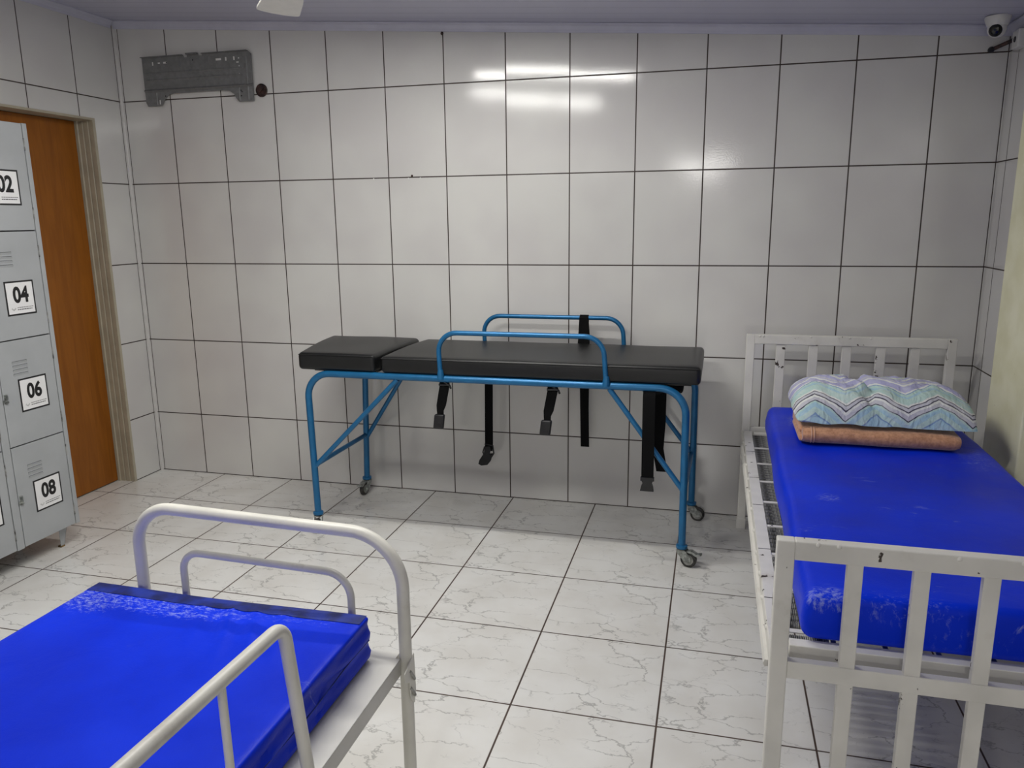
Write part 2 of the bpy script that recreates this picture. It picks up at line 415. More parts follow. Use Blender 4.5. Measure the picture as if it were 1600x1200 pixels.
def ribbon(bm, pts, width, thick, wdir=(1, 0, 0), mi=0, widths=None):
    """flat strap following pts"""
    pts = [Vector(p) for p in pts]; wd = Vector(wdir).normalized(); n = len(pts); rings = []
    for i in range(n):
        d = (pts[min(i+1, n-1)]-pts[max(i-1, 0)]).normalized(); t = d.cross(wd).normalized()
        ww = widths[i] if widths else width
        rings.append([bm.verts.new(pts[i]+wd*a*ww/2+t*b*thick/2) for a, b in ((-1,-1),(1,-1),(1,1),(-1,1))])
    fs = []
    for a, b in zip(rings, rings[1:]):
        for k in range(4): fs.append(bm.faces.new((a[k], a[(k+1) % 4], b[(k+1) % 4], b[k])))
    fs += [bm.faces.new(rings[0][::-1]), bm.faces.new(rings[-1])]
    setmat(fs, mi); return fs
def soft_box(bm, a, b, r, step=0.03, disp=None, mi=0, nr=4):
    """box with rounded edges on a fine grid; disp(p) -> p lets the faces bulge and crease"""
    a = Vector(a); b = Vector(b); cen = (a+b)/2; hs = (b-a)/2
    def ticks(h):
        inner = h-r; c = [-h + r*(1-math.cos(PI/2*i/nr)) for i in range(nr)]
        k = max(1, int(round(2*inner/step))); mid = [-inner+2*inner*i/k for i in range(k+1)]
        return c + mid + [-q for q in c[::-1]]
    tx, ty, tz = ticks(hs.x), ticks(hs.y), ticks(hs.z); cache = {}
    def V(x, y, z):
        key = (round(x, 5), round(y, 5), round(z, 5))
        if key not in cache:
            p = Vector((x, y, z)); q = Vector([max(-(h-r), min(h-r, c)) for c, h in zip(p, hs)])
            # cube surface point -> rounded
            d = p-q
            if d.length > 1e-9:
                mx = max(abs(d.x), abs(d.y), abs(d.z))
                p = q + d.normalized()*r
            p = p+cen
            if disp: p = disp(p)
            cache[key] = bm.verts.new(p)
        return cache[key]
    fs = []
    def face(A, B, f):
        for i in range(len(A)-1):
            for j in range(len(B)-1):
                vs = [f(A[i], B[j]), f(A[i+1], B[j]), f(A[i+1], B[j+1]), f(A[i], B[j+1])]
                if len(set(vs)) == 4: fs.append(bm.faces.new(vs))
    for s in (-1, 1):
        face(tx, ty, lambda p, q: V(p, q, s*hs.z)); face(tx, tz, lambda p, q: V(p, s*hs.y, q)); face(ty, tz, lambda p, q: V(s*hs.x, p, q))
    setmat(fs, mi); return fs
def nz(p, s, seed=0.0): return noise.noise(Vector(p)*s+Vector((seed, seed*1.7, -seed)))
def text_mesh(bm, txt, height, org, udir, vdir, mi, sx=1.0, bold=0.0, depth=0.0):
    cu = bpy.data.curves.new('lettering', 'FONT'); cu.body = txt; cu.offset = bold; cu.resolution_u = 4
    o = bpy.data.objects.new('lettering', cu); COL.objects.link(o); bpy.context.view_layer.update()
    me = bpy.data.meshes.new_from_object(o.evaluated_get(bpy.context.evaluated_depsgraph_get()))
    xs = [v.co.x for v in me.vertices]; ys = [v.co.y for v in me.vertices]
    s = height/(max(ys)-min(ys)); cx = (max(xs)+min(xs))/2; cy = (max(ys)+min(ys))/2
    u = Vector(udir); v_ = Vector(vdir); org = Vector(org)
    vs = [bm.verts.new(org+u*(v.co.x-cx)*s*sx+v_*(v.co.y-cy)*s) for v in me.vertices]
    for p in me.polygons:
        try: f = bm.faces.new([vs[i] for i in p.vertices]); f.material_index = mi
        except ValueError: pass
    bpy.data.objects.remove(o); bpy.data.curves.remove(cu); bpy.data.meshes.remove(me)

# ================================================================ THE ROOM
WT = 0.15
DY0, DY1, DZ = -1.19, -0.222, 2.040            # door opening in the left wall
b = BM(); box(b, (-WT-0.05, YF-WT, -0.12), (XR+WT, WT, 0.0)); struct('floor', b, M['floor'], smooth=False)
b = BM(); prism(b, [(-WT, -0.1), (XR+WT, -0.1), (XR+WT, zc(XR+WT)+0.06), (-WT, zc(-WT)+0.06)], 'y', 0.0, WT); o = struct('wall_back', b, M['back'], smooth=False)
wall_back = o
b = BM()
box(b, (-WT, DY1, -0.1), (0, 0.0, 2.68)); box(b, (-WT, DY0, DZ), (0, DY1, 2.68)); box(b, (-WT, YF, -0.1), (0, DY0, 2.68))
struct('wall_left', b, M['left'], smooth=False)
b = BM(); box(b, (XR, YF, -0.1), (XR+WT, 0.0, zc(XR)+0.10)); struct('wall_right', b, M['right'], smooth=False)
b = BM(); prism(b, [(-WT, -0.1), (XR+WT, -0.1), (XR+WT, zc(XR+WT)+0.06), (-WT, zc(-WT)+0.06)], 'y', YF-WT, YF); struct('wall_front', b, M['front'], smooth=False)
b = BM(); prism(b, [(0.0, zc(0)), (XR, zc(XR)), (XR, zc(XR)+0.05), (0.0, zc(0)+0.05)], 'y', YF, 0.0); struct('ceiling', b, M['ceil'], smooth=False)
# crown mouldings (a small stepped cove under the boards)
def cove(s=1): return [(0, 0), (0.030*s, 0), (0.030*s, -0.006), (0.020*s, -0.012), (0.010*s, -0.026), (0.006*s, -0.038), (0, -0.038)]
b = BM()
A = [b.verts.new((0.0, -y, zc(0)+z-0.001)) for y, z in cove()]; B = [b.verts.new((XR, -y, zc(XR)+z-0.001)) for y, z in cove()]
n = len(A); b.faces.new(A); b.faces.new(B[::-1])
for i in range(n): b.faces.new((A[i], B[i], B[(i+1) % n], A[(i+1) % n]))
struct('trim_1', b, M['mould'], smooth=False)
b = BM(); prism(b, [(x, zc(0)+z-0.002) for x, z in cove()], 'y', YF, -0.031); struct('trim_2', b, M['mould'], smooth=False)
b = BM(); prism(b, [(XR-x, zc(XR)+z-0.001) for x, z in cove()], 'y', YF, -0.031); struct('trim_3', b, M['mould'], smooth=False)
# slim white profile bedded in the left rear corner
b = BM(); prism(b, [(0, 0), (0.012, 0), (0.010, -0.006), (0.006, -0.010), (0, -0.012)], 'z', 0.0, zc(0)-0.04); struct('trim_4', b, M['strip'], smooth=False)
# cream painted pilaster on the right wall
b = BM(); box(b, (XR-0.075, -0.832, 0), (XR, -0.472, zc(XR)+0.02)); struct('trim_5', b, M['cream'], bevel=0.006)
# screw plugs and small chips left in the rear wall
b = BM()
for (x, z, r) in ((1.905, 2.385, 0.008), (1.72, 1.712, 0.006)): lathe(b, [(r, 0), (r*0.8, 0.006), (0.001, 0.008)], (x, 0.001, z), (0, -1, 0), 10)
prism(b, [(1.899, 2.385), (1.911, 2.385), (1.906, 2.41)], 'y', -0.004, 0.001)
struct('screw_plug', b, M['hole'], wall_back)
b = BM()
for (x, z) in ((1.505, 1.701), (1.70, 1.699), (1.765, 1.700)): lathe(b, [(0.005, 0), (0.004, 0.002)], (x, 0.001, z), (0, -1, 0), 8)
struct('grout_chip', b, M['bright'], wall_back)

# door in the left wall: frame lining the opening, leaf set back
b = BM()
for y0, y1 in ((DY0-0.0, DY0+0.018), (DY1-0.018, DY1)):
    s = 1 if y0 < -0.6 else -1; e = y0 if s == 1 else y1
    pr_ = [(0.004, e+0*s), (0.004, e+0.018*s), (-0.020, e+0.018*s), (-0.023, e+0.013*s), (-0.028, e+0.013*s), (-0.031, e+0.018*s), (-0.055, e+0.018*s), (-0.058, e+0.013*s),
           (-0.063, e+0.013*s), (-0.066, e+0.018*s), (-0.092, e+0.018*s), (-0.095, e+0.024*s), (-0.135, e+0.024*s), (-0.135, e)]
    prism(b, pr_, 'z', 0.0, DZ-0.012)
box(b, (-0.135, DY0, DZ-0.012), (0.004, DY1, DZ))
dr = BM(); box(dr, (-0.142, DY0+0.026, 0.006), (-0.108, DY1-0.026, DZ-0.014))
d1 = struct('door_1', dr, M['wood'], bevel=0.002)
struct('door_frame', b, M['jamb'], d1, smooth=False)
b = BM(); lathe(b, [(0.024, 0), (0.024, 0.004), (0.010, 0.006), (0.009, 0.04), (0.004, 0.045)], (-0.108, DY0+0.08, 1.0), (1, 0, 0)); tube(b, fillet([(-0.066, DY0+0.08, 1.0), (-0.060, DY0+0.085, 1.0), (-0.060, DY0+0.20, 1.0)], 0.004), 0.008)
struct('door_handle', b, M['steel'], d1)

# ================================================================ CEILING LIGHTS, FAN
def ceiling_light(x0, x1, y, mat, label, wd=0.13):
    xc = (x0+x1)/2; zt = zc(xc)
    t = thing('ceiling_light', (xc, y, zt), label, 'light', 'tube fixtures under the ceiling')
    def P(x, yy, dz): return (x, yy, zc(x)+dz)
    h = BM()
    v = [h.verts.new(P(x, y+s*ww, dz)) for x in (x0, x1) for s, ww, dz in ((-1, wd/2-0.02, -0.001), (1, wd/2-0.02, -0.001), (1, wd/2, -0.045), (-1, wd/2, -0.045))]
    for q in ((0,1,2,3), (7,6,5,4), (0,4,5,1), (1,5,6,2), (2,6,7,3), (3,7,4,0)): h.faces.new([v[i] for i in q])
    obj('housing', h, M['housing'], t, smooth=False)
    e = BM()
    quad(e, [P(x, y+s*(wd/2-0.012), -0.0465) for x, s in ((x0+0.012, -1), (x0+0.012, 1), (x1-0.012, 1), (x1-0.012, -1))])
    obj('diffuser', e, mat, t, smooth=False)
    return t
ceiling_light(1.74, 2.77, -1.05, M['e1'], 'slim white tube light nearest the back wall, just above the frame', 0.072)
ceiling_light(1.42, 2.42, -2.15, M['e2'], 'second white tube light, over the middle of the room behind the fan', 0.20)
ceiling_light(2.74, 3.26, -7.90, M['e3'], 'far white tube light at the unseen end of the room', 0.30)

HUB = Vector((2.085, -1.735, 2.20))
fan = thing('ceiling_fan', (HUB.x, HUB.y, zc(HUB.x)), 'ivory ceiling fan whose blade tip shows at the top edge of the photo', 'fan')
b = BM(); lathe(b, [(0.05, 0), (0.055, -0.02), (0.03, -0.06), (0.013, -0.07)], (HUB.x, HUB.y, zc(HUB.x)-0.001), (0, 0, 1)); obj('canopy', b, M['fan'], fan)
b = BM(); tube(b, [(HUB.x, HUB.y, HUB.z+0.03), (HUB.x, HUB.y, zc(HUB.x)-0.05)], 0.011); obj('downrod', b, M['fan'], fan)
b = BM(); lathe(b, [(0.02, 0.045), (0.08, 0.035), (0.10, 0.01), (0.10, -0.02), (0.075, -0.045), (0.03, -0.055), (0.01, -0.056)], HUB, (0, 0, 1), 28); obj('motor', b, M['fan'], fan)
a0 = math.atan2(0.796, -0.605)
L0 = 0.462
for kx in range(3):
    a = a0+kx*2*PI/3; d = Vector((math.cos(a), math.sin(a), 0)); s = Vector((-d.y, d.x, 0))
    b = BM()
    out = [(0.16, -0.045), (0.30, -0.060), (L0-0.03, -0.068), (L0-0.014, -0.066), (L0-0.004, -0.056), (L0+0.008, -0.02), (L0+0.010, 0.02), (L0+0.002, 0.056), (L0-0.008, 0.067), (L0-0.03, 0.068), (0.30, 0.060), (0.16, 0.045)]
    tl = 0.10
    up_ = [b.verts.new(HUB+d*r+s*w_+Vector((0, 0, -0.03+w_*tl+0.003))) for r, w_ in out]; dn = [b.verts.new(HUB+d*r+s*w_+Vector((0, 0, -0.03+w_*tl-0.003))) for r, w_ in out]
    b.faces.new(up_); b.faces.new(dn[::-1])
    for i in range(len(out)): b.faces.new((up_[i], dn[i], dn[(i+1) % len(out)], up_[(i+1) % len(out)]))
    bl = obj('blade', b, M['fan'], fan, smooth=False)
    b = BM(); bar(b, HUB+d*0.08+Vector((0, 0, -0.022)), HUB+d*0.20+Vector((0, 0, -0.024)), 0.035, 0.005); obj('blade_bracket', b, M['steel'], bl)

# ================================================================ THINGS ON THE WALLS
# air-conditioner mounting plate, 0.67 m wide
X0, X1, ZT, ZB = 0.172, 0.846, 2.372, 2.118
mp = thing('mounting_plate', (0.51, 0.0, 2.24), 'galvanized steel mounting plate with two feet, high on the tiled back wall', 'wall bracket')
def plate_outline():
    o_ = [(X0, ZT), (X0+0.262, ZT), (X0+0.266, ZT-0.014), (X0+0.285, ZT-0.014), (X0+0.289, ZT), (X0+0.355, ZT), (X0+0.359, ZT-0.010), (X0+0.378, ZT-0.010), (X0+0.382, ZT), (X1-0.02, ZT), (X1, ZT-0.018), (X1, ZB)]
    o_ += [(X1-0.090, ZB), (X1-0.105, ZB+0.015), (X1-0.118, ZB+0.04), (X1-0.145, ZB+0.058), (X1-0.185, ZB+0.062)]
    o_ += [(X0+0.185, ZB+0.062), (X0+0.150, ZB+0.055), (X0+0.120, ZB+0.030), (X0+0.108, ZB+0.006), (X0+0.100, ZB), (X0+0.012, ZB), (X0+0.002, ZB+0.02)]
    return o_
b = BM(); prism(b, plate_outline(), 'y', -0.016, -0.012); obj('plate', b, M['galv'], mp, smooth=False)
b = BM()   # folded flanges and pressed ribs
box(b, (X0, -0.030, ZT-0.004), (X0+0.262, -0.012, ZT)); box(b, (X0+0.289, -0.034, ZT-0.004), (X0+0.355, -0.012, ZT+0.004)); box(b, (X0+0.382, -0.030, ZT-0.004), (X1-0.02, -0.012, ZT))
for zz in (ZT-0.085, ZT-0.120): prism(b, [(-0.0165, zz-0.006), (-0.019, zz), (-0.0165, zz+0.006)], 'x', X0+0.02, X1-0.06)
prism(b, [(-0.0165, ZB+0.072), (-0.026, ZB+0.080), (-0.0165, ZB+0.088)], 'x', X0+0.003, X1-0.003)
for xx in (X1-0.030, X1-0.085, X0+0.075): prism(b, [(xx-0.004, -0.0165), (xx, -0.021), (xx+0.004, -0.0165)], 'z', ZB+0.005, (ZT-0.03 if xx == X1-0.030 else ZB+0.07))
for xx in (X0+0.24, X0+0.31, X0+0.41): prism(b, [(xx-0.002, -0.0165), (xx, -0.019), (xx+0.002, -0.0165)], 'z', ZT-0.085, ZT-0.015)
obj('flange', b, M['galv'], mp, smooth=False)
b = BM()
for xx, zz, w_, h_ in ((0.068, 0.036, 0.007, 0.018), (0.108, 0.034, 0.014, 0.007), (0.146, 0.034, 0.020, 0.009), (0.478, 0.036, 0.032, 0.010), (0.523, 0.036, 0.008, 0.018), (0.572, 0.036, 0.008, 0.018), (0.600, 0.036, 0.006, 0.006), (0.592, 0.056, 0.014, 0.005), (0.600, 0.075, 0.005, 0.005), (0.598, 0.115, 0.005, 0.005), (0.092, 0.235, 0.006, 0.022)):
    b = BM(); box(b, (X0+xx-w_/2, -0.0166, ZT-zz-h_/2), (X0+xx+w_/2, -0.015, ZT-zz+h_/2)); o = obj('slot', b, M['bright'], mp, smooth=False); o['label'] = 'pale slot where the white tile shows through'
b = BM()
for xx, zz in ((0.155, 0.034), (0.60, 0.198), (0.60, 0.225), (0.605, 0.205), (0.13, 0.205), (0.32, 0.03)):
    b = BM(); lathe(b, [(0.004, 0), (0.003, 0.0012)], (X0+xx, -0.0158, ZT-zz), (0, -1, 0), 8); obj('screw_hole', b, M['dark'], mp, smooth=False)
b = BM(); box(b, (X0+0.02, -0.013, ZT-0.04), (X1-0.02, 0.0, ZT-0.03)); box(b, (X0+0.02, -0.013, ZB+0.09), (X1-0.02, 0.0, ZB+0.10)); obj('spacer', b, M['dark'], mp, smooth=False)
# round pipe outlet beside it
b = BM(); lathe(b, [(0.033, 0.0), (0.034, 0.006), (0.031, 0.008), (0.028, 0.002), (0.002, 0.001)], (0.887, 0.0, 2.170), (0, -1, 0), 28)
prism(b, [(0.870, 2.162), (0.902, 2.186), (0.904, 2.181), (0.874, 2.157)], 'y', -0.009, -0.003)
o = obj('pipe_outlet', b, M['hole']); tag(o, 'round dark brown pipe outlet in the tiles beside the steel mounting plate', 'pipe outlet')

# dome security camera
CC = Vector((4.305, -0.165, zc(4.305)-0.001))
cc = thing('security_camera', CC, 'white dome security camera under the ceiling in the right corner', 'camera')
b = BM(); lathe(b, [(0.020, 0.001), (0.047, 0.0), (0.048, -0.004), (0.043, -0.020), (0.037, -0.034), (0.030, -0.040)], CC, (0, 0, 1), 30); obj('base', b, M['cctv'], cc)
b = BM(); bmesh.ops.create_uvsphere(b, u_segments=26, v_segments=16, radius=0.035); bmesh.ops.translate(b, verts=b.verts, vec=CC+Vector((0, 0, -0.044))); obj('eyeball', b, M['cctv'], cc)
dv = Vector((-0.42, -0.84, -0.42)).normalized()
b = BM(); lathe(b, [(0.024, 0.022), (0.024, 0.0285), (0.019, 0.0335), (0.010, 0.0365), (0.001, 0.0372)], CC+Vector((0, 0, -0.044)), dv, 24); obj('lens', b, M['lens'], cc)
# dark pipe across the corner and the white junction box on the right wall
pp = thing('corner_pipe', (4.35, -0.03, 2.17), 'short dark pipe slanting across the upper right corner', 'pipe')
b = BM(); tube(b, [(4.337, -0.012, 2.160), (4.392, -0.070, 2.180)], 0.008); obj('pipe', b, M['hole'], pp)
b = BM(); lathe(b, [(0.012, 0.0), (0.013, 0.008), (0.010, 0.022), (0.006, 0.026)], (4.337, -0.0005, 2.160), (0, -1, 0), 14); obj('end_fitting', b, M['plastic'], pp)
b = BM(); lathe(b, [(0.012, 0.0), (0.013, 0.010), (0.009, 0.020)], (4.4095, -0.075, 2.181), (-1, 0, 0), 14); obj('end_fitting', b, M['plastic'], pp)
b = BM(); box(b, (XR-0.032, -0.185, 2.135), (XR, -0.115, 2.205)); jb = obj('junction_box', b, M['cctv'], bevel=0.004)
tag(jb, 'small white junction box at the right picture edge below the ceiling', 'junction box')
b = BM(); lathe(b, [(0.012, 0.0), (0.010, 0.003)], (XR-0.0318, -0.150, 2.170), (-1, 0, 0), 16); obj('knockout', b, M['plastic'], jb)

# ================================================================ LOCKER CABINET
LX, LB, LT = 0.38, 0.105, 1.908
lk = thing('locker_cabinet', (0.2, -1.37, 0), 'grey steel locker cabinet with numbered doors 02 to 08 standing before the brown door', 'locker')
LY1, LY0 = -1.045, -1.695
b = BM()
box(b, (0.02, LY0, LB), (LX-0.006, LY1, LT))                                         # carcass
for y0, y1 in ((LY1-0.022, LY1), (-1.388, -1.352), (LY0, LY0+0.022)): box(b, (LX-0.008, y0, LB), (LX+0.008, y1, LT))
obj('body', b, M['locker'], lk, smooth=False, bevel=0.0015)
b = BM()
box(b, (LX-0.007, LY0+0.022, LB+0.001), (LX-0.0055, LY1-0.022, LT-0.001)); obj('door_gap', b, M['dark'], lk, smooth=False)
def leg(x, y):
    q = BM(); sx = 1
    A = [(x+0.022, y-0.024, LB+0.001), (x+0.022, y+0.024, LB+0.001), (x-0.026, y+0.024, LB+0.001)]
    B = [(x+0.002, y-0.006, 0.0), (x+0.002, y+0.012, 0.0), (x-0.014, y+0.012, 0.0)]
    def sheet(p0, p1, p2, p3, off):
        o_ = Vector(off); vs = [q.verts.new(Vector(p)) for p in (p0, p1, p2, p3)]+[q.verts.new(Vector(p)+o_) for p in (p0, p1, p2, p3)]
        for i in ((0,1,2,3), (7,6,5,4), (0,4,5,1), (1,5,6,2), (2,6,7,3), (3,7,4,0)): q.faces.new([vs[j] for j in i])
    sheet(A[0], A[1], B[1], B[0], (-0.002, 0, 0)); sheet(A[1], A[2], B[2], B[1], (0, -0.002, 0))
    l_ = obj('leg', q, M['locker'], lk, smooth=False)
    q = BM(); box(q, (x-0.015, y-0.008, 0.0), (x+0.004, y+0.014, 0.008)); obj('foot', q, M['rust'], l_)
for lx in (0.332, 0.06):
    for ly in (-1.112, -1.64): leg(lx, ly)
def vents(q, yc, zt_):
    for i in range(4):
        z0 = zt_-i*0.0175
        prism(q, [(LX+0.0078, z0), (LX+0.0110, z0-0.001), (LX+0.0078, z0-0.010)], 'y', yc-0.037, yc+0.037, 0)
        box(q, (LX+0.0078, yc-0.037, z0+0.0002), (LX+0.0084, yc+0.037, z0+0.0014), 1)
rows = [1.908, 1.4615, 1.009, 0.5555, 0.106]
stk = {0: ('02', 1.640), 1: ('04', 1.182), 2: ('06', 0.767), 3: ('08', 0.310)}
def sticker(txt, yc, zc_, parent, tilt=0.0):
    q = BM(); s = 0.0725; X = LX+0.0088
    R_ = Matrix.Rotation(tilt, 4, 'X')
    quad(q, [(X, yc-s, zc_-s), (X, yc+s, zc_-s), (X, yc+s, zc_+s), (X, yc-s, zc_+s)], 1)
    i_ = 0.0655; X += 0.0003
    quad(q, [(X, yc-i_, zc_-i_), (X, yc+i_, zc_-i_), (X, yc+i_, zc_+i_), (X, yc-i_, zc_+i_)], 0)
    X += 0.0003
    if txt:
        text_mesh(q, txt, 0.071, (X, yc+0.003, zc_+0.014), (0, 1, 0), (0, 0, 1), 1, 0.84, 0.036)
        r2 = random.Random(3)
        for li, (ya, yb) in enumerate(((-0.022, 0.058), (-0.022, 0.052))):        # two lines of unreadable small print
            y = ya
            while y < yb:
                w_ = r2.uniform(0.006, 0.013); w_ = min(w_, yb-y)
                z0 = zc_-0.0405-li*0.0085
                quad(q, [(X, yc+y, z0-0.0014), (X, yc+y+w_, z0-0.0014), (X, yc+y+w_, z0+0.0016), (X, yc+y, z0+0.0016)], 2 if li == 0 else 1)
                y += w_+0.0016
        for a, c in (((-0.050, -0.044), (-0.040, -0.052)), ((-0.040, -0.052), (-0.030, -0.044)), ((-0.050, -0.044), (-0.046, -0.040)), ((-0.034, -0.040), (-0.030, -0.044)), ((-0.046, -0.044), (-0.040, -0.048)), ((-0.040, -0.048), (-0.034, -0.044))):
            u = Vector((0, c[0]-a[0], c[1]-a[1])); n_ = Vector((0, -u.z, u.y)).normalized()*0.0006
            p, r_ = Vector((X, yc+a[0], zc_+a[1])), Vector((X, yc+c[0], zc_+c[1]))
            quad(q, [p-n_, r_-n_, r_+n_, p+n_], 3)
    o_ = obj('number_sticker', q, [M['paper'], M['ink'], M['pale_ink'], M['hub']], parent, smooth=False)
    o_['label'] = ('white square sticker with black border and number '+txt) if txt else 'white square sticker with black border'
for cx_, (ya, yb) in enumerate(((-1.3485, -1.0715), (-1.6700, -1.3925))):
    for r in range(4):
        zt_, zb_ = rows[r]-0.0025, rows[r+1]+0.0025
        q = BM(); box(q, (LX-0.005, ya, zb_), (LX+0.008, yb, zt_)); d_ = obj('door', q, M['locker'], lk, smooth=False, bevel=0.0015)
        q = BM(); yc = (ya+yb)/2
        vz = {0: 1.835, 1: 1.375, 2: 0.917, 3: 0.461}[r]
        vents(q, yc-0.036, vz); obj('vent', q, [M['locker'], M['dark']], d_, smooth=False)
        q = BM(); zh = zb_+0.21
        box(q, (LX+0.008, ya+0.004, zh-0.020), (LX+0.010, ya+0.020, zh+0.020)); box(q, (LX+0.010, ya+0.006, zh+0.002), (LX+0.026, ya+0.009, zh+0.018)); box(q, (LX+0.010, ya-0.006, zh-0.010), (LX+0.016, ya+0.010, zh-0.002))
        lathe(q, [(0.006, 0), (0.005, 0.008)], (LX+0.010, ya+0.012, zh-0.012), (1, 0, 0), 10)
        obj('latch', q, M['steel'], d_, smooth=False)
        for zz in (zt_-0.085, zb_+0.07):
            q = BM(); tube(q, [(LX+0.0085, yb+0.002, zz-0.026), (LX+0.0085, yb+0.002, zz+0.026)], 0.003, 8); obj('hinge', q, M['spring'], d_)
        if cx_ == 0: sticker(stk[r][0], -1.1955, stk[r][1], d_)
        elif r == 3: sticker('', -1.505, 0.318, d_)

# ================================================================ GURNEY
YFr, YBk = -0.645, -0.105
g = thing('gurney', (2.3, -0.375, 0), 'blue tubular gurney with a black padded top on casters before the tiled wall', 'stretcher')
def frame_tube(y, xl, xl2, xr, zr):
    q = BM(); pts = fillet([(xl2, y, 0.088), (xl, y, zr), (xr, y, zr), (xr+0.004, y, 0.088)], [0.115, 0.115], 10)
    tube(q, pts, 0.0162, 14)
    for x, s in ((xl2, 1), (xr+0.004, 1)): lathe(q, [(0.020, 0.000), (0.025, 0.003), (0.025, 0.014), (0.018, 0.018)], (x, y, 0.080), (0, 0, 1), 18)
    return obj('frame_tube', q, M['tube_blue'], g)
frame_tube(YFr, 1.408, 1.420, 3.162, 0.788); frame_tube(YBk, 1.452, 1.428, 3.186, 0.778)
for pa, pb in (((1.424, YFr, 0.330), (1.868, YFr, 0.775)), ((1.437, YBk, 0.318), (1.725, YBk, 0.765)), ((3.160, YFr, 0.345), (2.840, YFr, 0.775)), ((3.185, YBk, 0.345), (2.860, YBk, 0.765))):
    q = BM(); tube(q, [pa, pb], 0.0118, 12); obj('brace', q, M['tube_blue'], g)
for x, z in ((1.430, 0.335), (3.172, 0.345)):
    q = BM(); tube(q, [(x-0.006, YFr, z), (x+0.008, YBk, z+0.003)], 0.0118, 12); obj('crossbar', q, M['tube_blue'], g)
for x in (1.66, 2.30, 2.95):
    q = BM(); bar(q, (x, YFr, 0.792), (x, YBk, 0.790), 0.03, 0.012); obj('top_crossbar', q, M['tube_blue'], g)
def guard(y, x0, x1, zb_, zt_, lean):
    q = BM(); pts = fillet([(x0+0.008, y, zb_), (x0-0.002, y-lean, zt_), (x1-0.010, y-lean, zt_), (x1+0.006, y, zb_)], [0.085, 0.085], 9)
    tube(q, pts, 0.0112, 12)
    for x in (x0+0.008, x1+0.006): lathe(q, [(0.016, -0.004), (0.0155, 0.02), (0.0118, 0.04)], (x, y, zb_+0.002), (0, 0, 1), 14)
    return obj('side_rail', q, M['tube_blue'], g)
guard(YFr-0.012, 2.075, 2.822, 0.790, 0.999, 0.0); guard(YBk+0.010, 2.120, 2.838, 0.785, 1.007, 0.0)
# black upholstered cushions
def cushion(name, fl, fr, bl, br, z0, z1, back=YBk-0.005, front=YFr-0.012):
    def disp(p):
        u, v = p.x, p.y
        y = front+(back-front)*v; xl = fl+(bl-fl)*v; xr = fr+(br-fr)*v; x = xl+(xr-xl)*u
        z = z0+(z1-z0)*(p.z)
        z += (0.004*nz((x, y, 0), 3.5, 2)-0.002) + 0.004*math.sin(v*PI)*(1 if p.z > 0.5 else 0)
        return Vector((x, y, z))
    q = BM()
    W_ = fr-fl; D_ = back-front; H_ = z1-z0
    def d2(p): return disp(Vector((p.x/W_, p.y/D_, p.z/H_)))
    soft_box(q, (0, 0, 0), (W_, D_, H_), 0.020, 0.04, d2)
    c = obj(name, q, M['black'], g)
    q = BM(); e = 0.004
    pts = [d2(Vector(t)) for t in ((0.006, 0.0, H_-0.008), (W_*0.25, -0.0005, H_-0.008), (W_*0.5, -0.0005, H_-0.008), (W_*0.75, -0.0005, H_-0.008), (W_-0.006, 0.0, H_-0.008))]
    tube(q, pts, 0.0022, 6); obj('piping', q, M['black'], c)
    return c
cushion('head_cushion', 1.372, 1.762, 1.268, 1.776, 0.806, 0.888)
cushion('body_cushion', 1.790, 3.218, 1.812, 3.222, 0.806, 0.884)
q = BM(); box(q, (1.44, YFr+0.02, 0.797), (1.755, YBk-0.02, 0.8055)); box(q, (1.80, YFr+0.02, 0.797), (3.18, YBk-0.02, 0.8055)); box(q, (1.755, YFr+0.08, 0.797), (1.80, YFr+0.10, 0.8055)); obj('base_board', q, M['black'], g, smooth=False)
# casters
def caster(x, y, ang, brake):
    t = bpy.data.objects.new('caster', None); COL.objects.link(t); t.parent = g; t.location = Vector((x, y, 0))-Vector(g.location)
    bpy.context.view_layer.update()
    R_ = Matrix.Rotation(ang, 4, 'Z'); O = Vector((x, y, 0))
    def put(name, q, mt):
        bmesh.ops.transform(q, matrix=Matrix.Translation(O) @ R_, verts=q.verts); return obj(name, q, mt, t)
    q = BM()
    for s in (-1, 1): prism(q, [(-0.018, 0.076), (0.020, 0.076), (0.047, 0.047), (0.047, 0.028), (0.034, 0.024), (0.012, 0.034), (-0.014, 0.060)], 'y', s*0.0165, s*0.0195)
    box(q, (-0.018, -0.0195, 0.073), (0.020, 0.0195, 0.078)); lathe(q, [(0.017, 0), (0.017, 0.008)], (0, 0, 0.0785), (0, 0, 1), 16)
    lathe(q, [(0.006, -0.024), (0.006, 0.024)], (0.032, 0, 0.035), (0, 1, 0), 10)
    put('fork', q, M['steel'])
    q = BM(); lathe(q, [(0.020, -0.011), (0.030, -0.012), (0.0345, -0.008), (0.035, 0.0), (0.0345, 0.008), (0.030, 0.012), (0.020, 0.011)], (0.032, 0, 0.035), (0, 1, 0), 26, 0)
    lathe(q, [(0.006, -0.0125), (0.019, -0.0118), (0.0235, -0.0128), (0.0235, 0.0128), (0.019, 0.0118), (0.006, 0.0125)], (0.032, 0, 0.035), (0, 1, 0), 22, 1)
    put('wheel', q, [M['tyre'], M['hub']])
    if brake:
        q = BM(); prism(q, [(0.010, 0.070), (0.045, 0.078), (0.068, 0.066), (0.086, 0.070), (0.088, 0.064), (0.066, 0.056), (0.045, 0.066)], 'y', -0.012, 0.012); put('brake_lever', q, M['steel'])
caster(1.420, YFr, -PI/2+0.3, False); caster(3.166, YFr, -0.25, True); caster(1.428, YBk, -PI/2-0.12, True); caster(3.190, YBk, -0.10, False)
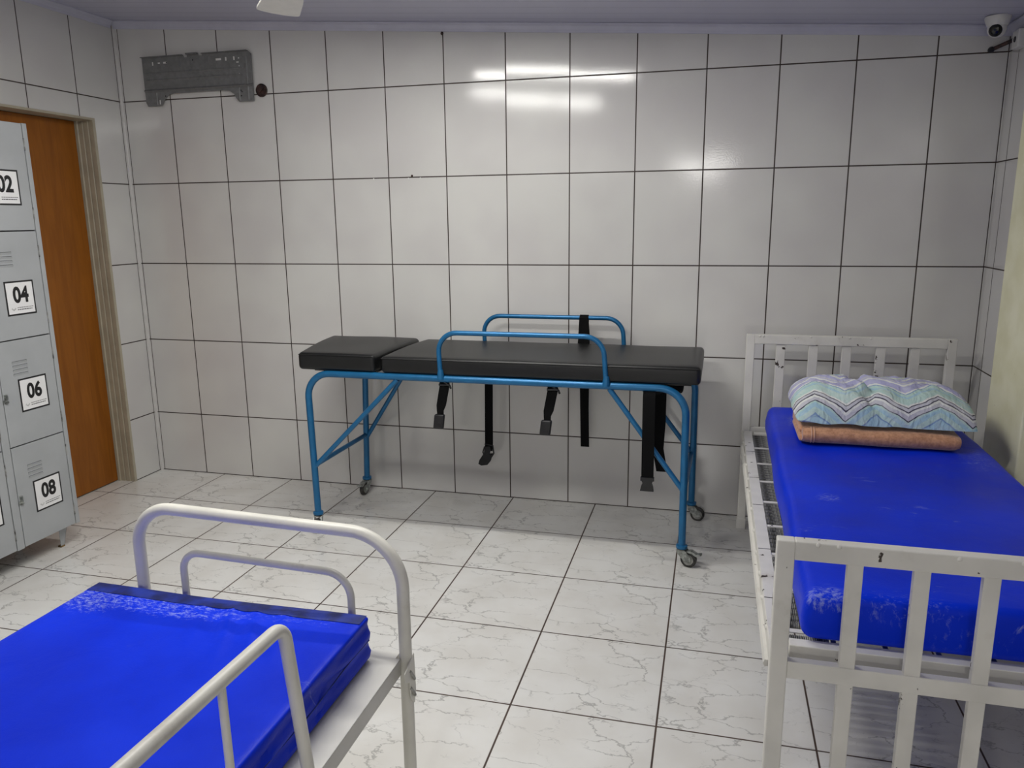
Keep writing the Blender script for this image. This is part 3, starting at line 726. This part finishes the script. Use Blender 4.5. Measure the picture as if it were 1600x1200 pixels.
# restraint straps
def strap(pts, w_, wd=(1, 0, 0), widths=None, th=0.0025):
    q = BM(); ribbon(q, pts, w_, th, wd, widths=widths); return obj('strap', q, M['strap'], g)
for bx in (2.082, 2.582):
    yy = YFr+0.018
    ps = [(bx+0.008, yy, 0.800), (bx+0.008, yy-0.002, 0.752), (bx-0.002, yy-0.004, 0.70), (bx-0.010, yy-0.004, 0.660), (bx-0.016, yy-0.002, 0.635), (bx-0.016, yy-0.002, 0.618)]
    s_ = strap(ps, 0.046, widths=[0.044, 0.046, 0.045, 0.044, 0.032, 0.030], th=0.006)
    q = BM(); soft_box(q, (bx-0.043, yy-0.016, 0.548), (bx+0.006, yy+0.008, 0.618), 0.008, 0.02, lambda p, b0=bx: p+Vector(((p.z-0.618)*0.12, 0, 0)), nr=2)
    box(q, (bx-0.034, yy-0.0175, 0.562), (bx-0.008, yy-0.0155, 0.575)); obj('buckle', q, M['plastic'], s_)
    q = BM(); tube(q, [(bx-0.018, yy-0.012, 0.792), (bx+0.036, yy-0.013, 0.756), (bx+0.040, yy-0.009, 0.742)], 0.005, 8); tube(q, [(bx-0.016, yy-0.008, 0.757), (bx+0.034, yy-0.008, 0.760)], 0.006, 8); obj('anchor_clip', q, M['plastic'], s_)
yb = YBk-0.030
s_ = strap([(2.153, yb, 0.800), (2.153, yb, 0.65), (2.150, yb, 0.45), (2.149, yb, 0.345), (2.146, yb, 0.300)], 0.043)
q = BM()
ribbon(q, [(2.146, yb-0.004, 0.325), (2.140, yb-0.012, 0.29), (2.118, yb-0.020, 0.255), (2.110, yb-0.014, 0.232), (2.122, yb-0.006, 0.222), (2.140, yb+0.000, 0.245), (2.152, yb+0.002, 0.285)], 0.034, 0.004, (0.8, 0.5, 0))
tube(q, [(2.126, yb, 0.335), (2.170, yb, 0.330), (2.176, yb-0.006, 0.290), (2.166, yb-0.006, 0.272), (2.152, yb-0.004, 0.285)], 0.004, 8); tube(q, [(2.128, yb-0.01, 0.325), (2.118, yb-0.012, 0.295), (2.128, yb-0.012, 0.270)], 0.004, 8)
obj('buckle', q, M['plastic'], s_)
# plain strap thrown over the rear rail
zr = 1.007; yr = YBk+0.010
strap([(2.652, yb+0.02, 0.350), (2.648, yb+0.018, 0.55), (2.646, yb+0.016, 0.80), (2.642, yr-0.018, 0.93), (2.640, yr-0.014, zr), (2.640, yr, zr+0.014), (2.640, yr+0.014, zr), (2.634, yr+0.016, 0.93), (2.628, yr+0.016, 0.86)],
      0.043, widths=[0.043, 0.043, 0.05, 0.056, 0.046, 0.044, 0.044, 0.046, 0.05])
s_ = strap([(3.010, -0.625, 0.802), (3.010, -0.655, 0.768), (3.010, -0.668, 0.745), (3.011, -0.668, 0.55), (3.012, -0.668, 0.395)], 0.052, th=0.003)
q = BM(); box(q, (2.983, -0.676, 0.384), (3.041, -0.660, 0.399)); prism(q, [(2.988, 0.384), (3.036, 0.384), (3.031, 0.373), (3.036, 0.361), (3.040, 0.338), (2.982, 0.338), (2.987, 0.361), (2.993, 0.373)], 'y', -0.676, -0.660)
obj('buckle', q, M['plastic'], s_)
strap([(3.030, -0.30, 0.802), (3.036, -0.30, 0.70), (3.036, -0.295, 0.55), (3.030, -0.300, 0.42), (3.052, -0.31, 0.31)], 0.052)
q = BM(); soft_box(q, (2.97, -0.52, 0.735), (3.145, -0.22, 0.798), 0.03, 0.04, lambda p: p+Vector((0, 0, 0.018*nz(p, 14, 4)-(0.012 if p.z < 0.76 else 0)*math.sin(p.x*40)))); o = obj('strap_bundle', q, M['strap'], g)

# ================================================================ RIGHT-HAND BED (head against the rear wall)
HBY, FBY = -0.170, -2.200          # front faces of headboard and footboard
BX0, BX1 = 3.410, 4.290
PZ = 0.497
bed = thing('hospital_bed', (3.85, -1.2, 0), 'chipped white iron bed with barred headboard and footboard beside the cream pilaster', 'bed')
def end_frame(name, y, z1, slats, sw, foot):
    # square posts and top rail 38 mm, flat slats, lower crossbar
    q = BM(); t = 0.038; yb_ = y+0.030
    box(q, (BX0, y, 0.0), (BX0+t, yb_, z1)); box(q, (BX1-t, y, 0.0), (BX1, yb_, z1)); box(q, (BX0+t-0.001, y, z1-0.044), (BX1-t+0.001, yb_, z1))
    p_ = obj(name, q, M['white'], bed, smooth=False, bevel=0.003)
    q = BM(); box(q, (BX0+t, y+0.004, 0.470), (BX1-t, y+0.026, 0.512)); obj('crossbar', q, M['white'], p_, smooth=False, bevel=0.002)
    for sx_ in slats:
        q = BM(); zb_ = 0.512 if name == 'headboard' else 0.16
        box(q, (sx_-sw/2, y+0.006, zb_), (sx_+sw/2, y+0.024, z1-0.044)); obj('slat', q, M['white'], p_, smooth=False, bevel=0.002)
    if name == 'footboard':
        q = BM(); box(q, (BX0+t, y+0.004, 0.13), (BX1-t, y+0.026, 0.16)); obj('crossbar', q, M['white'], p_, smooth=False, bevel=0.002)
    for x in (BX0, BX1-t):
        q = BM(); box(q, (x-0.003, y-0.003, 0.0), (x+t+0.003, yb_+0.003, 0.055)); obj('foot_cap', q, M['white'], p_, smooth=False, bevel=0.003)
    for i in range(5):   # weld splash
        q = BM(); x = BX0+random.uniform(0.03, 0.8); lathe(q, [(0.006, 0), (0.004, 0.003), (0.001, 0.004)], (x, y+0.001, z1-0.004-random.uniform(0, 0.004)), (0, -1, 0.4), 8); obj('weld_bead', q, M['white'], p_)
    return p_
end_frame('headboard', HBY, 0.956, [3.563, 3.704, 3.845, 3.987, 4.127], 0.040, 0)
end_frame('footboard', FBY, 0.801, [3.572, 3.703, 3.834, 3.972, 4.110], 0.033, 1)
# side rails: angle section with notched top flange
YA, YB = FBY+0.034, HBY-0.004
for sgn, xo in ((1, 3.418), (-1, 4.282)):
    q = BM()
    def fx(d): return xo+sgn*d
    prism(q, [(fx(0), PZ), (fx(0.036), PZ), (fx(0.036), PZ-0.004), (fx(0.006), PZ-0.005), (fx(0.004), PZ-0.045), (fx(-0.002), PZ-0.045), (fx(-0.002), PZ-0.004)], 'y', YA, YB)
    prism(q, [(fx(-0.014), PZ-0.050), (fx(-0.010), PZ-0.040), (fx(0.002), PZ-0.040), (fx(0.004), PZ-0.056), (fx(-0.010), PZ-0.058)], 'y', YA+0.06, YB-0.10)
    sr = obj('side_rail', q, M['white'], bed, smooth=False)
    q = BM()
    for i in range(11):
        y = YA+0.15+i*0.17+random.uniform(-0.02, 0.02)
        q = BM(); bmesh.ops.create_uvsphere(q, u_segments=8, v_segments=6, radius=0.007, matrix=Matrix.Translation((fx(-0.002), y, PZ-0.012-random.uniform(0, 0.02))) @ Matrix.Diagonal((0.7, 1.8, 1, 1))); obj('weld_bead', q, M['white'], sr)
    for y in (YA+0.30, YA+0.62, YA+1.0, YA+1.3, YA+1.65):
        q = BM(); box(q, (min(fx(0.0), fx(0.036)), y, PZ-0.0005), (max(fx(0.0), fx(0.036)), y+0.003, PZ+0.0006)); obj('joint_line', q, M['dark'], sr, smooth=False)
    q = BM()   # bracket to the headboard post
    box(q, (min(fx(-0.006), fx(0.004)), YB-0.10, PZ-0.11), (max(fx(-0.006), fx(0.004)), YB-0.004, PZ-0.02)); box(q, (min(fx(-0.012), fx(-0.002)), YB-0.07, PZ-0.12), (max(fx(-0.012), fx(-0.002)), YB-0.045, PZ-0.05))
    obj('corner_bracket', q, M['white'], sr, smooth=False, bevel=0.002)
q = BM(); box(q, (3.458, YA+0.036, PZ-0.014), (4.242, YA+0.070, PZ+0.019)); obj('end_rail', q, M['white'], bed, smooth=False, bevel=0.002)
q = BM(); box(q, (3.464, YB-0.045, PZ-0.030), (4.236, YB-0.01, PZ)); obj('end_rail', q, M['white'], bed, smooth=False, bevel=0.002)
# wire mesh straps under the mattress and the tension springs along the left flange
q = BM()
for i in range(9): box(q, (3.56, YA+0.15+i*0.21, PZ-0.012), (4.14, YA+0.165+i*0.21, PZ-0.008))
for i in range(6): box(q, (3.56+i*0.114, YA+0.10, PZ-0.010), (3.572+i*0.114, YB-0.10, PZ-0.006))
obj('mesh_strap', q, M['spring'], bed, smooth=False)
def spring_bm(x0, x1, r=0.0115):
    q = BM(); prof = []; nn = 20
    for i in range(nn*2+1): prof.append((r if i % 2 else r*0.86, (x1-x0)*i/(nn*2)))
    lathe(q, prof, (x0, 0, 0), (1, 0, 0), 10)
    tube(q, [(x0-0.012, 0, 0.002), (x0-0.004, 0, 0.006), (x0, 0, 0)], 0.0018, 6); tube(q, [(x1, 0, 0), (x1+0.02, 0, 0)], 0.0018, 6)
    return q
proto = None; y = YB-0.075; cnt = 0
while y > YA+0.06:
    if cnt % 7 == 6:
        q = BM(); box(q, (3.453, y-0.014, PZ-0.006), (3.56, y+0.004, PZ-0.004)); obj('flat_link', q, M['white'], bed, smooth=False)
        y -= 0.036; cnt += 1; continue
    if proto is None:
        proto = obj('spring', spring_bm(3.456, 3.555), M['spring'], bed, loc=(0, y, PZ-0.011))
    else:
        c = proto.copy(); COL.objects.link(c); c.parent = bed; c.location = Vector((0, y, PZ-0.011))-Vector(bed.location)
    y -= 0.0315; cnt += 1

# blue vinyl mattress on the right-hand bed
def mdisp_r(p):
    q = p.copy()
    f = nz(p, 2.2, 5)*0.008
    if p.z > 0.58: q.z += f+0.004*nz(p, 7, 1)
    # sides lean and bulge a little, more at the head end
    t = (p.y+2.1)/1.85
    if p.x < 3.56: q.x += 0.026*t+0.012*math.sin(PI*(p.z-0.5)/0.14)*-1 + 0.008*nz(p, 3, 2)
    if p.z > 0.58 and p.x < 3.56: q.z -= 0.010*(1-t)
    return q
b = BM(); soft_box(b, (3.490, -2.108, PZ+0.0215), (4.245, -0.255, 0.644), 0.024, 0.045, mdisp_r)
mr = obj('mattress', b, M['blue_r'], None)
tag(mr, 'scuffed blue vinyl mattress under the zigzag pillow on the barred bed', 'mattress')

# folded blanket
BXa, BXb = 3.600, 4.135
def fold_bm():
    q = BM(); z0 = 0.6525; ly = 0.0; secs = []
    nx = 34
    # closed outline of the folded stack in the y-z plane: two thick layers, round front edge
    def outline(x):
        t = (x-BXa)/(BXb-BXa); h = 0.055+0.007*math.sin(t*PI*0.9+0.4)-0.006*math.exp(-((t-0.45)/0.12)**2)
        yf = -0.892-0.006*t+0.006*nz((x, 0, 0), 6, 3); yk = -0.50
        pts = []
        for i in range(9):
            a = -PI/2-PI*i/8; pts.append((yf+0.030+math.cos(a)*0.034, z0+h/2+math.sin(a)*h/2))
        pts.append((-0.75, z0+h+0.002)); pts.append((-0.62, z0+h)); pts.append((yk, z0+h-0.004))
        pts.append((yk+0.012, z0+h*0.75)); pts.append((yk, z0+h*0.5)); pts.append((yk+0.014, z0+h*0.25)); pts.append((yk, z0)); pts.append((-0.62, z0)); pts.append((-0.75, z0))
        return pts
    rings = []
    for i in range(nx+1):
        x = BXa+(BXb-BXa)*i/nx
        sh = 1.0
        if i == 0: sh = 0.86
        if i == nx: sh = 0.80
        if i == nx-1: sh = 0.96
        o_ = outline(x); cy = sum(p[0] for p in o_)/len(o_); cz = sum(p[1] for p in o_)/len(o_)
        rings.append([q.verts.new((x+0.004*nz((x, py*3, pz*9), 5, 1), cy+(py-cy)*(1-(1-sh)*0.3), cz+(pz-cz)*sh+0.003*nz((x, py, pz), 16, 6)*(1 if pz > z0+0.01 else 0))) for py, pz in o_])
    n_ = len(rings[0])
    for a, c in zip(rings, rings[1:]):
        for k in range(n_): q.faces.new((a[k], a[(k+1) % n_], c[(k+1) % n_], c[k]))
    q.faces.new(rings[0]); q.faces.new(rings[-1][::-1])
    return q, outline
q, outl = fold_bm()
bl = obj('folded_blanket', q, M['fleece']); tag(bl, 'folded tan fleece blanket between the pillow and the blue mattress', 'blanket')
q = BM()
for dx in (0.030, 0.040):
    o_ = outl(BXa+dx); pts = [(BXa+dx, p[0]-0.001, p[1]) for p in o_[0:9]]
    tube(q, pts, 0.0022, 6)
obj('hem_stitching', q, M['hem'], bl)
q = BM()   # inner fold peeping out at the left end
soft_box(q, (BXa-0.012, -0.872, 0.652), (BXa+0.03, -0.60, 0.680), 0.014, 0.03); soft_box(q, (BXa-0.010, -0.850, 0.682), (BXa+0.03, -0.60, 0.706), 0.013, 0.03)
obj('inner_fold', q, M['fleece'], bl)

# zigzag pillow
def pillow():
    q = BM(); NU, NV = 64, 36; cx_, cy_, cz_ = 3.885, -0.682, 0.769
    A_, B_ = 0.326, 0.200; G = {}
    for side in (0, 1):
        for i in range(NU+1):
            for j in range(NV+1):
                u = -1+2*i/NU; v = -1+2*j/NV
                edge = i in (0, NU) or j in (0, NV)
                if side == 1 and edge: G[1, i, j] = G[0, i, j]; continue
                pu = max(0, 1-abs(u)**4.2); pv = max(0, 1-abs(v)**3.0)
                th = (pu**0.45)*(pv**0.45)
                # pinched corners, slightly concave edges
                x = cx_+A_*u*(1-0.03*(1-abs(v)**1.5)*abs(u)**3-0.07*abs(v)**3*abs(u)**2); y = cy_+B_*v*(1-0.05*(1-abs(u)**2)*abs(v)**3-0.07*abs(u)**6*abs(v))
                sag = -0.030*max(0, -v-0.1)**1.2-0.006*u
                crease = math.exp(-((u+0.12+0.12*(v+0.5)+0.05*math.sin(v*7))/0.075)**2)
                hump = 1-0.36*crease*(1 if side == 0 else 0.3)
                top = 0.108*th*hump; bot = -0.050*th
                wr = 0.012*nz((u*3, v*3, side), 1.0, 1)*th+0.008*nz((u*8, v*6, side), 1.0, 2)*th
                wr += 0.005*math.sin((u*9+v*4)*1.7)*math.exp(-((u+0.1)/0.3)**2)*th+0.004*nz((u*16, v*10, side), 1.0, 5)*th
                z = cz_+(top if side == 0 else bot)+(wr if side == 0 else 0)+sag-0.012
                if side == 1: z = max(z, 0.728)
                if edge: z += 0.004*math.sin(u*12)+0.004*math.sin(v*9+1)
                z = max(z, 0.7265)
                G[side, i, j] = q.verts.new((x, y, z))
    for side in (0, 1):
        for i in range(NU):
            for j in range(NV):
                vs = [G[side, i, j], G[side, i+1, j], G[side, i+1, j+1], G[side, i, j+1]]
                if side: vs = vs[::-1]
                q.faces.new(vs)
    bmesh.ops.translate(q, verts=q.verts, vec=(-cx_, -cy_, -cz_))
    return q, Vector((cx_, cy_, cz_))
q, pc = pillow()
pl = obj('pillow', q, M['pillow'], None, loc=pc); tag(pl, 'plump pastel zigzag pillow lying on the folded tan blanket', 'pillow')
for p in pl.data.polygons: p.use_smooth = True

# ================================================================ LEFT-HAND BED (foreground)
AY = -2.265; LZ = 0.440; LXL, LXR = 1.812, 2.557
lb = thing('tubular_bed', (2.18, -3.2, 0), 'ivory tubular frame bed with a sheet steel deck in the left foreground', 'bed')
q = BM(); tube(q, fillet([(LXL, AY, 0.0), (LXL, AY, 0.768), (LXR, AY, 0.752), (LXR, AY, 0.0)], [0.105, 0.135], 12), 0.0157, 18); e1 = obj('end_arch', q, M['white_l'], lb)
q = BM(); tube(q, fillet([(1.942, AY+0.0, LZ-0.02), (1.942, AY, 0.652), (2.418, AY, 0.640), (2.418, AY, LZ-0.02)], [0.050, 0.065], 9), 0.0095, 14); obj('inner_arch', q, M['white_l'], e1)
q = BM(); tube(q, fillet([(LXL, AY-1.95, 0.0), (LXL, AY-1.95, 0.60), (LXR, AY-1.95, 0.60), (LXR, AY-1.95, 0.0)], 0.10, 10), 0.0157, 18); obj('end_arch', q, M['white_l'], lb)
q = BM()
box(q, (LXL-0.010, AY-1.93, LZ-0.0015), (LXR-0.006, AY-0.018, LZ)); box(q, (LXR-0.008, AY-1.93, LZ-0.042), (LXR-0.006, AY-0.018, LZ)); box(q, (LXL-0.010, AY-1.93, LZ-0.042), (LXL-0.008, AY-0.018, LZ))
box(q, (LXL+0.02, AY-0.020, LZ-0.034), (LXR-0.02, AY+0.012, LZ-0.001))
obj('deck', q, M['plate'], lb, smooth=False, bevel=0.0008)
for xx, s in ((LXR, 1), (LXL, -1)):
    q = BM(); xo = xx-0.004*s
    prism(q, [(AY+0.012, LZ+0.002), (AY+0.016, LZ-0.10), (AY+0.004, LZ-0.130), (AY-0.018, LZ-0.105), (AY-0.020, LZ-0.06), (AY-0.050, LZ-0.042), (AY-0.050, LZ-0.020), (AY-0.010, LZ-0.006)], 'x', min(xo+s*0.0185, xo+s*0.0215), max(xo+s*0.0185, xo+s*0.0215))
    bk = obj('gusset', q, M['white_l'], lb, smooth=False, bevel=0.001)
    q = BM()
    for dz in (0.0, 0.045): tube(q, [(xo+s*0.022, AY-0.018, LZ-0.030-dz), (xo+s*0.026, AY-0.004, LZ-0.055-dz), (xo+s*0.024, AY+0.002, LZ-0.062-dz)], 0.0035, 8)
    obj('hook', q, M['hub'], bk)
# hinged side guard on the near edge
GX = 2.530
q = BM()
tube(q, fillet([(GX, -2.690, LZ-0.03), (GX-0.004, -2.735, 0.776), (GX+0.012, -4.02, 0.820), (GX, -4.05, LZ-0.03)], [0.040, 0.04], 9), 0.0128, 16)
gd = obj('side_guard', q, M['white_l'], lb)
for yy in (-2.925, -3.27, -3.65):
    q = BM(); tube(q, [(GX, yy+0.006, LZ-0.02), (GX, yy, 0.782+(-2.735-yy)*0.034)], 0.0072, 12); obj('upright', q, M['white_l'], gd)

# blue mattress on the left-hand bed
def mdisp_l(p):
    q = p.copy(); top = p.z > LZ+0.07
    if top:
        q.z += 0.006*nz(p, 2.0, 9)
        # soft dents fanning from the far end seam
        for xc_, k_ in ((2.05, 0.5), (2.13, 0.9), (2.20, 0.8), (2.27, 0.5)):
            w_ = (p.x-xc_+(p.y+2.33)*0.45)/0.014; yy = (-2.34-p.y)
            if yy > 0: q.z += k_*0.009*math.exp(-w_*w_)*math.exp(-((yy-0.08)/0.11)**2)
    if p.x > 2.42 and LZ+0.015 < p.z < LZ+0.10:     # creased side
        q.x += 0.0040*math.sin((p.z-LZ)*130+4*nz(p, 4, 3)+p.y*9)+0.004*nz(p, 9, 4)
    if p.y > -2.36 and LZ+0.01 < p.z < LZ+0.10: q.y += 0.006*nz(p, 8, 2)
    return q
b = BM(); soft_box(b, (1.697, -4.10, LZ+0.006), (2.482, -2.300, 0.553), 0.008, 0.012, mdisp_l, nr=2)
ml = obj('mattress', b, M['blue_l']); tag(ml, 'glossy blue vinyl mattress with creased side on the bed in the left foreground', 'mattress')
b = BM()
def top_at(x, y): return mdisp_l(Vector((x, y, 0.553))).z+0.0012
nx_ = 40; R0 = [b.verts.new((1.703+(2.477-1.703)*i/nx_, -2.3015, top_at(1.703+(2.477-1.703)*i/nx_, -2.31)-0.001)) for i in range(nx_+1)]
R1 = [b.verts.new((1.703+(2.477-1.703)*i/nx_, -2.345+0.002*nz((i, 0, 0), 0.8, 2), top_at(1.703+(2.477-1.703)*i/nx_, -2.345))) for i in range(nx_+1)]
for i in range(nx_): b.faces.new((R0[i], R0[i+1], R1[i+1], R1[i]))
obj('seam_band', b, M['band'], ml)
b = BM(); tube(b, [(2.4835+0.002*nz((0, y_*0.1, 0), 9, 2), -2.31-y_*0.05, 0.497+0.004*math.sin(y_*0.8)) for y_ in range(0, 35)], 0.0016, 6); obj('seam', b, M['band'], ml)
